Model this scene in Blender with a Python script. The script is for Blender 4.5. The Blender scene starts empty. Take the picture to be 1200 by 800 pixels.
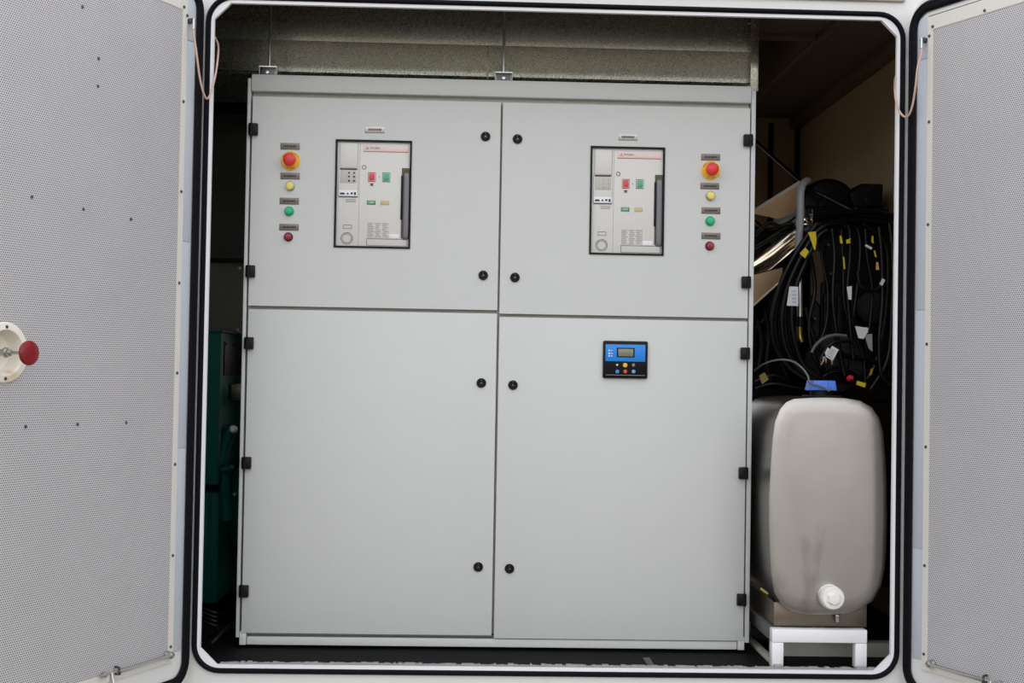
import bpy, bmesh, math, random
from math import sin, cos, pi, radians, hypot
from mathutils import Vector, Matrix
random.seed(7)
SC = bpy.context.scene
COL = SC.collection
H = 0.885                      # camera height above the enclosure floor
F = 1500.0                     # focal length in pixels of a 1200 px wide frame
ROLL, PITCH, YAW = radians(.9933), radians(1.323), radians(-1.8528)
CAMROT = Matrix.Rotation(YAW, 3, 'Z') @ Matrix.Rotation(PITCH, 3, 'X') @ Matrix.Rotation(-ROLL, 3, 'Y')

def P(px, py, Y):
    "point of the place seen at a photograph position, on the plane at distance Y"
    d = CAMROT @ Vector(((px-600)/F, 1.0, -(py-400)/F))
    d = d / d.y * Y
    return Vector((d.x, Y, d.z+H))

# ------------------------------------------------------------------ materials
def lin(c):
    return tuple(((v/255)/12.92 if v/255 <= .04045 else ((v/255+.055)/1.055)**2.4) for v in c) + (1,)
MATS = {}
def mat(name, rgb, rough=.5, metal=0., var=.04, scale=30., bump=0., bscale=400., stain=None, trans=0., emit=0., coat=0., spec=None):
    if name in MATS: return MATS[name]
    m = bpy.data.materials.new(name); m.use_nodes = True
    nt = m.node_tree; N = nt.nodes; L = nt.links
    b = N['Principled BSDF']
    b.inputs['Roughness'].default_value = rough
    b.inputs['Metallic'].default_value = metal
    if trans: b.inputs['Transmission Weight'].default_value = trans
    if coat: b.inputs['Coat Weight'].default_value = coat
    if spec is not None: b.inputs['Specular IOR Level'].default_value = spec
    tc = N.new('ShaderNodeTexCoord')
    no = N.new('ShaderNodeTexNoise'); no.inputs['Scale'].default_value = scale; no.inputs['Detail'].default_value = 4
    L.new(tc.outputs['Object'], no.inputs['Vector'])
    mx = N.new('ShaderNodeMix'); mx.data_type = 'RGBA'
    c = lin(rgb)
    mx.inputs[6].default_value = tuple(v*(1-var) for v in c[:3])+(1,)
    mx.inputs[7].default_value = tuple(min(1, v*(1+var)) for v in c[:3])+(1,)
    L.new(no.outputs['Fac'], mx.inputs[0])
    out = mx.outputs[2]
    if stain:
        n2 = N.new('ShaderNodeTexNoise'); n2.inputs['Scale'].default_value = stain[1]; n2.inputs['Detail'].default_value = 6
        mp = N.new('ShaderNodeMapping'); mp.inputs['Scale'].default_value = stain[3] if len(stain) > 3 else (1, 1, 1)
        L.new(tc.outputs['Object'], mp.inputs['Vector']); L.new(mp.outputs[0], n2.inputs['Vector'])
        r = N.new('ShaderNodeMapRange'); r.inputs[1].default_value = stain[2]; r.inputs[2].default_value = min(1, stain[2]+.2)
        L.new(n2.outputs['Fac'], r.inputs[0])
        m2 = N.new('ShaderNodeMix'); m2.data_type = 'RGBA'
        L.new(r.outputs[0], m2.inputs[0]); L.new(out, m2.inputs[6]); m2.inputs[7].default_value = lin(stain[0])
        out = m2.outputs[2]
    L.new(out, b.inputs['Base Color'])
    if bump:
        nb = N.new('ShaderNodeTexNoise'); nb.inputs['Scale'].default_value = bscale; nb.inputs['Detail'].default_value = 2
        L.new(tc.outputs['Object'], nb.inputs['Vector'])
        bp = N.new('ShaderNodeBump'); bp.inputs['Strength'].default_value = bump; bp.inputs['Distance'].default_value = .002
        L.new(nb.outputs['Fac'], bp.inputs['Height']); L.new(bp.outputs[0], b.inputs['Normal'])
    MATS[name] = m
    return m

def perforated(name, base, hole, pitch, radius, axes=(0, 2)):
    "staggered round perforations through a painted sheet"
    m = bpy.data.materials.new(name); m.use_nodes = True
    nt = m.node_tree; N = nt.nodes; L = nt.links; b = N['Principled BSDF']
    b.inputs['Roughness'].default_value = .55
    tc = N.new('ShaderNodeTexCoord'); sp = N.new('ShaderNodeSeparateXYZ'); L.new(tc.outputs['Object'], sp.inputs[0])
    def ma(op, a, c=None):
        n = N.new('ShaderNodeMath'); n.operation = op
        for i, v in enumerate((a, c)):
            if v is None: continue
            if isinstance(v, (int, float)): n.inputs[i].default_value = v
            else: L.new(v, n.inputs[i])
        return n.outputs[0]
    W, Hh = pitch, pitch*math.sqrt(3)
    ds = []
    for off in (0, .5):
        q = []
        for ax, per in ((axes[0], W), (axes[1], Hh)):
            v = ma('DIVIDE', sp.outputs[ax], per); v = ma('ADD', v, off+100)
            v = ma('FRACT', v); v = ma('SUBTRACT', v, .5); v = ma('MULTIPLY', v, per); v = ma('MULTIPLY', v, v); q.append(v)
        ds.append(ma('ADD', q[0], q[1]))
    d = ma('SQRT', ma('MINIMUM', ds[0], ds[1]))
    r = N.new('ShaderNodeMapRange'); r.inputs[1].default_value = radius*.75; r.inputs[2].default_value = radius*1.15
    L.new(d, r.inputs[0])
    no = N.new('ShaderNodeTexNoise'); no.inputs['Scale'].default_value = 5; no.inputs['Detail'].default_value = 5; L.new(tc.outputs['Object'], no.inputs['Vector'])
    m1 = N.new('ShaderNodeMix'); m1.data_type = 'RGBA'; c = lin(base)
    m1.inputs[6].default_value = tuple(v*.93 for v in c[:3])+(1,); m1.inputs[7].default_value = tuple(v*1.06 for v in c[:3])+(1,)
    L.new(no.outputs['Fac'], m1.inputs[0])
    m2 = N.new('ShaderNodeMix'); m2.data_type = 'RGBA'; m2.inputs[6].default_value = lin(hole)
    L.new(r.outputs[0], m2.inputs[0]); L.new(m1.outputs[2], m2.inputs[7]); L.new(m2.outputs[2], b.inputs['Base Color'])
    bp = N.new('ShaderNodeBump'); bp.inputs['Strength'].default_value = .25; bp.inputs['Distance'].default_value = .001
    L.new(r.outputs[0], bp.inputs['Height']); L.new(bp.outputs[0], b.inputs['Normal'])
    MATS[name] = m
    return m

def galvanised(name, rgb):
    "zinc spangle on sheet steel"
    m = bpy.data.materials.new(name); m.use_nodes = True
    nt = m.node_tree; N = nt.nodes; L = nt.links; b = N['Principled BSDF']
    b.inputs['Metallic'].default_value = 1.0
    tc = N.new('ShaderNodeTexCoord'); vo = N.new('ShaderNodeTexVoronoi'); vo.inputs['Scale'].default_value = 420
    L.new(tc.outputs['Object'], vo.inputs['Vector'])
    sp = N.new('ShaderNodeSeparateColor'); L.new(vo.outputs['Color'], sp.inputs[0])
    mx = N.new('ShaderNodeMix'); mx.data_type = 'RGBA'; c = lin(rgb)
    mx.inputs[6].default_value = tuple(v*.72 for v in c[:3])+(1,); mx.inputs[7].default_value = tuple(min(1, v*1.25) for v in c[:3])+(1,)
    L.new(sp.outputs[0], mx.inputs[0]); L.new(mx.outputs[2], b.inputs['Base Color'])
    r = N.new('ShaderNodeMapRange'); r.inputs[3].default_value = .14; r.inputs[4].default_value = .30; L.new(sp.outputs[1], r.inputs[0]); L.new(r.outputs[0], b.inputs['Roughness'])
    bp = N.new('ShaderNodeBump'); bp.inputs['Strength'].default_value = .14; bp.inputs['Distance'].default_value = .0015
    L.new(sp.outputs[2], bp.inputs['Height']); L.new(bp.outputs[0], b.inputs['Normal'])
    MATS[name] = m
    return m

cab_paint = mat('cabinet_grey_paint', (202, 204, 202), .48, var=.02, scale=8, bump=.12, bscale=260)
side_paint = mat('cabinet_side_paint', (196, 198, 200), .4, var=.03)
seam_grey = mat('gutter_grey_paint', (172, 170, 160), .6, var=.1)
black_plastic = mat('black_plastic', (13, 13, 17), .45, var=.1, spec=.2)
black_rubber = mat('black_rubber', (9, 9, 17), .6, var=.15, scale=60, spec=.12)
black_paint = mat('black_floor_paint', (8, 8, 9), .7, var=.35, scale=14, stain=((44, 41, 38), 9, .68), spec=.15)
cream = mat('cream_container_paint', (220, 220, 218), .45, var=.03, scale=6, stain=((188, 182, 166), 7, .66))
white_paint = mat('white_paint', (236, 236, 240), .4, var=.02)
beige_trim = mat('beige_trim_paint', (216, 212, 204), .45, var=.03)
rain_shade = mat('rain_strip_shade', (172, 164, 150), .5, var=.05)  # beige-grey stands in for the shade on the strip above the doorway
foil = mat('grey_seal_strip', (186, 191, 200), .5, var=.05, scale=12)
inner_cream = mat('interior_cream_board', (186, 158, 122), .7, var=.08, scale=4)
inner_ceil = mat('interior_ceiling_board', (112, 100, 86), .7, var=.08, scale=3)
brown_rail = mat('brown_steel_rail', (108, 88, 70), .5, var=.1)
shield_face = mat('satin_shield_face', (222, 188, 150), .4, .55, var=.05)
shield_edge_highlight = mat('shield_edge_highlight', (240, 232, 212), .3, .3, var=.04)  # pale cream paints in the light from above along the shield edges
steel = mat('bright_steel', (190, 190, 186), .28, 1., var=.08)
dark_steel = mat('dark_zinc_steel', (95, 96, 98), .4, 1., var=.15)
shield_steel = mat('polished_heat_shield', (214, 200, 178), .2, 1., var=.06, bump=.15, bscale=14)
stainless = mat('brushed_stainless', (180, 175, 171), .42, 1., var=.10, scale=9, bump=.03, bscale=60, stain=((118, 112, 104), 6, .60, (1, 1, .5)))
tank_side = mat('stainless_shell', (150, 145, 138), .3, 1., var=.08)
galv = galvanised('galvanised_sheet', (200, 202, 190))
perf = perforated('perforated_white_sheet', (200, 197, 199), (86, 84, 89), .0066, .0020)
red_knob = mat('red_knob_plastic', (128, 8, 24), .35, var=.12, scale=40)
estop_red = mat('stop_red_plastic', (214, 50, 48), .35, var=.04)
estop_yel = mat('stop_yellow_plate', (246, 190, 50), .5, var=.04)
lamp_yel = mat('yellow_lamp_lens', (230, 214, 110), .3, var=.04)
lamp_grn = mat('green_lamp_lens', (14, 176, 120), .3, var=.04)
lamp_red = mat('red_lamp_lens', (150, 14, 34), .3, var=.04)
chrome = mat('bezel_chrome', (190, 186, 170), .3, 1., var=.04)
plate_br = mat('brown_nameplate', (118, 108, 102), .42, .5, var=.08, scale=90)
plate_si = mat('silver_nameplate', (170, 164, 160), .3, .8, var=.08, scale=50)
ink = mat('dark_ink', (40, 38, 40), .6, var=.05)
faint_ink = mat('grey_ink', (150, 142, 136), .6, var=.05)
acb_white = mat('breaker_white_plastic', (214, 212, 208), .42, var=.015)
acb_line = mat('breaker_groove', (176, 172, 168), .6, var=.03)
acb_grey = mat('breaker_grey_keypad', (188, 187, 182), .5, var=.03)
acb_pink = mat('breaker_brand_strip', (224, 206, 198), .45, var=.02)
red_ink = mat('red_ink', (196, 44, 52), .5, var=.03)
btn_red = mat('breaker_red_button', (206, 66, 84), .4, var=.03)
btn_grn = mat('breaker_green_button', (84, 166, 128), .4, var=.03)
flag_grn = mat('breaker_green_flag', (62, 140, 96), .5, var=.03)
flag_yel = mat('breaker_yellow_flag', (196, 178, 120), .5, var=.03)
olive = mat('olive_recess', (82, 80, 58), .6, var=.06)
handle_grey = mat('grey_charging_handle', (108, 106, 112), .35, .5, var=.1, scale=10)
blue_face = mat('controller_blue_face', (22, 132, 222), .4, var=.03)
lcd = mat('lcd_glass', (128, 126, 112), .15, var=.03)
btn_yel = mat('controller_yellow_key', (226, 186, 60), .4, var=.03)
btn_red2 = mat('controller_red_key', (214, 72, 78), .4, var=.03)
btn_blue = mat('controller_blue_key', (72, 130, 220), .4, var=.03)
btn_lblue = mat('controller_pale_blue_key', (110, 160, 214), .4, var=.03)
btn_gry = mat('controller_grey_key', (128, 128, 120), .4, var=.03)
white_pl = mat('white_plastic', (238, 236, 232), .4, var=.02)
blue_pl = mat('blue_cap_plastic', (70, 118, 214), .4, var=.03)
teal = mat('teal_machine_paint', (0, 80, 71), .5, var=.1, scale=12, spec=.12)
copper = mat('clear_sheathed_copper', (206, 172, 156), .35, .1, var=.1, scale=90)
brass = mat('brass', (150, 130, 80), .35, 1., var=.1)
eng_black = mat('engine_black', (7, 7, 8), .5, var=.4, scale=16, spec=.2)
cable_blk = mat('black_cable_sheath', (6, 6, 7), .36, var=.15, spec=.22)
cable_gry = mat('grey_cable_sheath', (92, 94, 94), .5, var=.1)
pipe_gry = mat('grey_plastic_pipe', (160, 162, 170), .4, var=.04)
tag_yel = mat('yellow_tag', (216, 190, 36), .5, var=.08)
tag_wht = mat('white_tag', (230, 230, 236), .5, var=.03)
red_pl = mat('red_plug', (206, 40, 70), .4, var=.03)
rust_br = mat('brown_primer', (92, 70, 54), .6, var=.2)
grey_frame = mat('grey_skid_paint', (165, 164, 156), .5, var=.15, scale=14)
concrete = mat('concrete_yard', (112, 103, 92), .85, var=.12, scale=2, bump=.2, bscale=60)
cup_cream = mat('cream_cup', (232, 226, 214), .45, var=.03, scale=10, stain=((206, 176, 138), 16, .60))

# ------------------------------------------------------------------ mesh builder
class MB:
    def __init__(s): s.bm = bmesh.new()
    def _merge(s, b, M=None):
        if M is not None: b.transform(M)
        me = bpy.data.meshes.new('tmp'); b.to_mesh(me); b.free(); s.bm.from_mesh(me); bpy.data.meshes.remove(me)
        return s
    def box(s, x0, x1, y0, y1, z0, z1, bev=0., M=None, seg=2):
        b = bmesh.new(); bmesh.ops.create_cube(b, size=1)
        for v in b.verts: v.co = Vector((x0+(v.co.x+.5)*(x1-x0), y0+(v.co.y+.5)*(y1-y0), z0+(v.co.z+.5)*(z1-z0)))
        if bev: bmesh.ops.bevel(b, geom=b.edges[:], offset=bev, segments=seg, affect='EDGES', profile=.5)
        return s._merge(b, M)
    def cyl(s, p0, p1, r0, r1=None, n=24, bev=0.):
        p0, p1 = Vector(p0), Vector(p1); r1 = r0 if r1 is None else r1
        d = p1-p0; b = bmesh.new()
        bmesh.ops.create_cone(b, cap_ends=True, segments=n, radius1=r0, radius2=r1, depth=d.length)
        if bev:
            es = [e for e in b.edges if abs(e.verts[0].co.z-e.verts[1].co.z) < 1e-6]
            bmesh.ops.bevel(b, geom=es, offset=bev, segments=3, affect='EDGES', profile=.5)
        M = Matrix.Translation((p0+p1)/2) @ d.to_track_quat('Z', 'Y').to_matrix().to_4x4()
        return s._merge(b, M)
    def lathe(s, prof, c, axis, n=36):
        "profile of (radius, height) turned about axis from c"
        b = bmesh.new(); rings = []
        for r, h in prof:
            rings.append([b.verts.new((r*cos(2*pi*k/n), r*sin(2*pi*k/n), h)) for k in range(n)] if r > 1e-6 else [b.verts.new((0, 0, h))])
        for A, B in zip(rings, rings[1:]):
            for k in range(n):
                k2 = (k+1) % n
                if len(A) == 1 and len(B) == 1: continue
                if len(A) == 1: b.faces.new((A[0], B[k], B[k2]))
                elif len(B) == 1: b.faces.new((A[k], B[0], A[k2]))
                else: b.faces.new((A[k], A[k2], B[k2], B[k]))
        bmesh.ops.recalc_face_normals(b, faces=b.faces[:])
        M = Matrix.Translation(Vector(c)) @ Vector(axis).to_track_quat('Z', 'Y').to_matrix().to_4x4()
        return s._merge(b, M)
    def tube(s, pts, r, n=8, smooth=True, closed=False, ry=None):
        pts = [Vector(p) for p in pts]
        if smooth and len(pts) > 2:
            q = []; m = len(pts)
            rng = range(m if closed else m-1)
            for i in rng:
                if closed: a, b_, c, d = pts[(i-1) % m], pts[i], pts[(i+1) % m], pts[(i+2) % m]
                else: a, b_, c, d = pts[max(i-1, 0)], pts[i], pts[i+1], pts[min(i+2, m-1)]
                for k in range(6):
                    t = k/6
                    q.append(.5*((2*b_)+(-a+c)*t+(2*a-5*b_+4*c-d)*t*t+(-a+3*b_-3*c+d)*t**3))
            if not closed: q.append(pts[-1])
            pts = q
        b = bmesh.new(); rings = []; m = len(pts); up = None
        for i, p in enumerate(pts):
            if closed: t = (pts[(i+1) % m]-pts[i-1]).normalized()
            else: t = (pts[min(i+1, m-1)]-pts[max(i-1, 0)]).normalized()
            if up is None:
                up = Vector((0, 1, 0)) if abs(t.y) < .9 else Vector((0, 0, 1))
            x = t.cross(up)
            if x.length < 1e-4: x = t.orthogonal()
            x.normalize(); up = x.cross(t).normalized()
            rr = r[i*len(r)//m] if isinstance(r, (list, tuple)) else r
            rings.append([b.verts.new(p+x*cos(2*pi*k/n)*rr+up*sin(2*pi*k/n)*(ry or rr)) for k in range(n)])
        for i in range(m if closed else m-1):
            A, B = rings[i], rings[(i+1) % m]
            for k in range(n): b.faces.new((A[k], A[(k+1) % n], B[(k+1) % n], B[k]))
        if not closed: b.faces.new(rings[0]); b.faces.new(rings[-1])
        bmesh.ops.recalc_face_normals(b, faces=b.faces[:])
        return s._merge(b)
    def prism(s, loop, y0, y1, bev=0., M=None):
        "loop of (x, z) extruded from y0 to y1"
        b = bmesh.new()
        A = [b.verts.new((x, y0, z)) for x, z in loop]; B = [b.verts.new((x, y1, z)) for x, z in loop]; n = len(loop)
        b.faces.new(A); b.faces.new(B[::-1])
        for k in range(n): b.faces.new((A[k], B[k], B[(k+1) % n], A[(k+1) % n]))
        bmesh.ops.recalc_face_normals(b, faces=b.faces[:])
        if bev:
            es = [e for e in b.edges if abs(e.verts[0].co.y-y0) < 1e-6 and abs(e.verts[1].co.y-y0) < 1e-6]
            bmesh.ops.bevel(b, geom=es, offset=bev, segments=3, affect='EDGES', profile=.5)
        return s._merge(b, M)
    def ring(s, inner, outer, y0, y1, M=None):
        "plate with a hole: two loops of equal length"
        b = bmesh.new(); n = len(inner)
        V = [[b.verts.new((x, y, z)) for x, z in lp] for lp in (inner, outer) for y in (y0, y1)]
        iF, iB, oF, oB = V
        for k in range(n):
            j = (k+1) % n
            for q in ((iF[k], iF[j], oF[j], oF[k]), (iB[k], oB[k], oB[j], iB[j]), (iF[k], iB[k], iB[j], iF[j]), (oF[k], oF[j], oB[j], oB[k])):
                try: b.faces.new(q)
                except ValueError: pass
        bmesh.ops.remove_doubles(b, verts=b.verts[:], dist=1e-6)
        bmesh.ops.recalc_face_normals(b, faces=b.faces[:])
        return s._merge(b, M)
    def sheet(s, pts, thick):
        "flat polygon of 3D points given a thickness along its normal"
        b = bmesh.new(); pts = [Vector(p) for p in pts]
        nrm = Vector((0, 0, 0))
        for i in range(len(pts)): nrm += (pts[i]-pts[0]).cross(pts[(i+1) % len(pts)]-pts[0])
        nrm.normalize()
        A = [b.verts.new(p) for p in pts]; B = [b.verts.new(p+nrm*thick) for p in pts]; n = len(pts)
        b.faces.new(A); b.faces.new(B[::-1])
        for k in range(n): b.faces.new((A[k], B[k], B[(k+1) % n], A[(k+1) % n]))
        bmesh.ops.recalc_face_normals(b, faces=b.faces[:])
        return s._merge(b)
    def mesh(s, name, material):
        me = bpy.data.meshes.new(name); s.bm.to_mesh(me); s.bm.free()
        me.materials.append(material); me.shade_smooth(); me.set_sharp_from_angle(angle=radians(35))
        return me

W = {}
def link(o, parent, Wm):
    COL.objects.link(o)
    if parent is not None:
        o.parent = parent; o.matrix_parent_inverse = W[parent].inverted()
    o.matrix_basis = Wm; W[o] = Wm.copy()
    return o
def part(name, mb, material, parent=None, M=None, label=None):
    "one mesh object; its shape is given in the frame M (world when None); its origin goes to its middle"
    me = mb.mesh(name, material) if isinstance(mb, MB) else mb
    M = M or Matrix.Identity(4)
    vs = [v.co for v in me.vertices]
    c = Vector([(min(v[i] for v in vs)+max(v[i] for v in vs))/2 for i in range(3)])
    me.transform(Matrix.Translation(-c))
    o = bpy.data.objects.new(name, me)
    link(o, parent, M @ Matrix.Translation(c))
    if label: o['label'] = label
    return o
def thing(name, label, cat, loc, group=None, rz=0.):
    o = bpy.data.objects.new(name, None); o.empty_display_size = .05
    link(o, None, Matrix.Translation(Vector(loc)) @ Matrix.Rotation(rz, 4, 'Z'))
    return tag(o, label, cat, group)
def tag(o, label, cat, group=None, kind=None):
    o['label'] = label; o['category'] = cat
    if group: o['group'] = group
    if kind: o['kind'] = kind
    return o
def struct(name, mb, m, label, cat): return tag(part(name, mb, m), label, cat, kind='structure')

def text_mesh(body, size, ext=.0002):
    cu = bpy.data.curves.new('lettering', 'FONT'); cu.body = body; cu.size = size; cu.extrude = ext
    cu.align_x = 'CENTER'; cu.align_y = 'CENTER'
    o = bpy.data.objects.new('tmp', cu); COL.objects.link(o)
    me = bpy.data.meshes.new_from_object(o.evaluated_get(bpy.context.evaluated_depsgraph_get()))
    bpy.data.objects.remove(o); bpy.data.curves.remove(cu)
    return me
def letters(mb, body, size, x, y, z, ang=0., width=None):
    "flat lettering facing -Y at x, z"
    me = text_mesh(body, size)
    xs = [v.co.x for v in me.vertices]
    k = width/(max(xs)-min(xs)) if width and xs else 1
    M = Matrix.Translation((x, y, z)) @ Matrix.Rotation(ang, 4, 'Y') @ Matrix.Rotation(pi/2, 4, 'X') @ Matrix.Diagonal((k, 1, 1, 1))
    me.transform(M); mb.bm.from_mesh(me); bpy.data.meshes.remove(me)

def rrect(x0, x1, z0, z1, r, n=8, chamfer=False):
    pts = []
    for cx, cz, a0 in ((x1-r, z1-r, 0), (x0+r, z1-r, 90), (x0+r, z0+r, 180), (x1-r, z0+r, 270)):
        for k in range(n+1):
            a = radians(a0+90*k/n)
            if chamfer:
                t = k/n
                ax, az = cos(radians(a0)), sin(radians(a0)); bx, bz = cos(radians(a0+90)), sin(radians(a0+90))
                pts.append((cx+r*(ax*(1-t)+bx*t), cz+r*(az*(1-t)+bz*t)))
            else: pts.append((cx+r*cos(a), cz+r*sin(a)))
    return pts
def square_of(x0, x1, z0, z1, n=8):
    "rectangle loop with as many points as rrect"
    pts = []
    for sx, sz, ax in ((1, 1, 0), (-1, 1, 1), (-1, -1, 0), (1, -1, 1)):
        pts += [(x1 if sx > 0 else x0, z1 if sz > 0 else z0)]*(n+1)
    return pts
def disc_loop(cx, cz, r, n=48): return [(cx+r*cos(2*pi*k/n), cz+r*sin(2*pi*k/n)) for k in range(n)]

# ------------------------------------------------------------------ enclosure shell
OL, OR, OB, OT = -.776, 1.2695, -.875+H, 1.077+H
YF = 3.803
CEIL, XR, XL, YB = 1.25+H, 1.575, -2.6, 6.15
GW = .016; LP = .0095
gl = rrect(OL-LP-GW, OR+LP+GW, OB-LP-GW, OT+LP+GW, .085)
big = square_of(XL-.05, XR+.05, -.25, CEIL+.06)
b = MB(); b.ring(gl, big, YF, YF+.05)
struct('wall_front', b, cream, 'cream painted steel front of the enclosure around the wide open doorway', 'wall')
b = MB(); b.box(XL-.05, XR+.05, YF+.05, YB+.05, -.12, 0)
struct('floor', b, black_paint, 'black painted steel floor inside the enclosure under the cabinet', 'floor')
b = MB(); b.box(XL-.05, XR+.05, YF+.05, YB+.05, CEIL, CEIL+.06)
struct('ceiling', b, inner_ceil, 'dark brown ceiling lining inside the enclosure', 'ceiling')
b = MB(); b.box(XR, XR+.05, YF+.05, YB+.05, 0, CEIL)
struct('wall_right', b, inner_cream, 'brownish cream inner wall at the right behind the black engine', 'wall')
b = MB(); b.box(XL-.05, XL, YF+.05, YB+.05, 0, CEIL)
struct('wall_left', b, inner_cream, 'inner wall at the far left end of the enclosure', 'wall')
b = MB(); b.ring(square_of(-.55, .78, .25, CEIL-.25, 0), square_of(XL, XR, 0, CEIL, 0), YB, YB+.05)  # unseen opening behind the cabinet, added to let daylight into the interior
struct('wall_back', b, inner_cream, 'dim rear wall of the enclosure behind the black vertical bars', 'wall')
b = MB(); b.box(-14, 14, -14, 12, -.55, -.45)
struct('ground', b, concrete, 'concrete yard outside the enclosure', 'ground')
# raised bands on the front above and below the doorway
b = MB(); b.box(-.86, 1.292, YF-.012, YF, 1.133+H, 1.158+H, .004)
struct('trim_1', b, rain_shade, 'long rain strip across the front above the doorway, shade painted in as beige', 'trim')
b = MB(); b.box(-.76, 1.25, YF-.016, YF, -.985+H, -.937+H, .008)
struct('trim_2', b, white_paint, 'long white sill strip across the front below the doorway', 'trim')
# lip with cut corners
dl = MB(); dl.ring(rrect(OL, OR, OB, OT, .048, chamfer=True), rrect(OL-LP, OR+LP, OB-LP, OT+LP, .065), YF-.004, YF+.010)
struct('trim_3', dl, white_paint, 'thin white steel lip with cut corners lining the doorway', 'trim')
b = MB(); x = OL+.055
while x < OR-.055:
    g = random.uniform(.006, .02); b.box(x, x+g, YF+.012, YF+.03, OB-.004, OB+random.uniform(.001, .006), .0008); x += g
b.box(OL+.055, OR-.055, YF+.012, YF+.032, OB-.006, OB+.0005)
struct('trim_4', b, mat('dirty_foam', (150, 148, 144), .8, var=.25, scale=90), 'thin ragged grey foam edge along the sill inside the lip', 'trim')
gk = rrect(OL-LP-GW/2, OR+LP+GW/2, OB-LP-GW/2, OT+LP+GW/2, .075)
b = MB(); b.tube([(x, YF-.004, z) for x, z in gk], .0080, 10, smooth=False, closed=True, ry=.010)
fg = part('door_gasket', b, black_rubber)
tag(fg, 'black rubber gasket loop running round the doorway edge just outside the white lip', 'gasket')

# ceiling rails, baffles and cove at the right
def rail(name, x0, x1, y0, y1, z0, z1, label):
    b = MB(); b.box(x0, x1, y0, y1, z0, z1, .002)
    return tag(part(name, b, brown_rail), label, 'rail')
rail('ceiling_rail', 1.245, 1.275, YF+.06, YB-.01, CEIL-.028, CEIL, 'brown steel rail running back along the ceiling right of the duct')
rail('ceiling_rail', 1.00, 1.243, 4.62, 4.65, CEIL-.02, CEIL, 'short brown cross rail on the ceiling near the duct end')
rail('ceiling_rail', 1.525, 1.573, YF+.06, YB-.01, CEIL-.055, CEIL, 'brown rail in the corner of ceiling and right wall')
b = MB()
b.box(1.0, 1.243, 4.66, 6.05, CEIL-.012, CEIL, .001)
tag(part('ceiling_panel', b, tank_side), 'shiny metal ceiling panel between the brown rail and the duct', 'panel')

# vertical bars on the rear wall and one diagonal rod
for px, wpx, lab in ((905.5, .020, 'black vertical bar on the rear wall beside the cabinet, nearer the cabinet of the two'),
                     (937, .022, 'black vertical bar on the rear wall, farther from the cabinet of the two')):
    t = P(px, 143, 6.1)
    b = MB(); b.box(t.x-wpx/2, t.x+wpx/2, 6.12, YB-.001, 0, P(px, 143, 6.1).z, .002)
    tag(part('wall_bar', b, eng_black), lab, 'bar')
b = MB(); b.tube([P(872, 154, 5.0), P(887, 167, 4.95), P(943, 216, 4.67), P(972, 233, 4.62), P(1005, 250, 4.575)], .0075, 8)
tag(part('black_hose', b, cable_blk), 'thin black hose slanting down from the cabinet side to the engine top', 'hose')

# ------------------------------------------------------------------ galvanised duct over the cabinet
DY = 4.30
d0, d1 = -1.45, .930
zb = .990+H; zc = P(600, 54, DY).z
duct = thing('galvanised_duct', 'galvanised sheet metal duct hanging above the grey cabinet', 'duct', ((d0+d1)/2, DY, zb))
b = MB(); b.box(d0, d1, DY, DY+.5, zc, CEIL-.002, .002)
part('upper_casing', b, galv, duct)
# lower panel leaning back a little with a rolled bottom flange
def zprof(x0, x1, pts, th=.0015):
    b = bmesh.new(); m = MB(); m.bm.free(); m.bm = b
    A = [b.verts.new((x0, y, z)) for y, z in pts]; B = [b.verts.new((x1, y, z)) for y, z in pts]
    for k in range(len(pts)-1): b.faces.new((A[k], A[k+1], B[k+1], B[k]))
    g = b.faces[:]
    r = bmesh.ops.solidify(b, geom=g, thickness=th)
    bmesh.ops.recalc_face_normals(b, faces=b.faces[:])
    return m
prof = [(DY+.001, zc+.002), (DY+.0105, zb+.036), (DY+.0128, zb+.028), (DY+.0142, zb+.014), (DY+.0148, zb+.002), (DY+.012, zb), (DY-.012, zb-.001), (DY-.012, zb-.004)]
XS = P(571, 80, DY-.02).x
part('lower_panel', zprof(d0, XS, prof), galv, duct)
part('lower_panel', zprof(XS+.004, d1, prof), galv, duct)
b = MB(); b.box(d0, d1, DY+.016, DY+.5, zb-.004, zb+.001)
part('bottom_sheet', b, galv, duct)
b = MB(); b.box(d1, d1+.028, DY-.02, DY+.5, zb-.03, CEIL-.002, .002)
part('end_flange', b, galv, duct)
for px, py in ((481, 38), (632, 38), (328, 33), (568, 37), (867, 46), (878, 27), (878, 67)):
    q = P(px, py, DY)
    b = MB(); b.lathe([(0, .004), (.0035, .003), (.005, 0)], (q.x, DY if q.z > zc else DY+.006, q.z), (0, -1, 0), 12)
    part('rivet', b, steel, duct)

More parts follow.
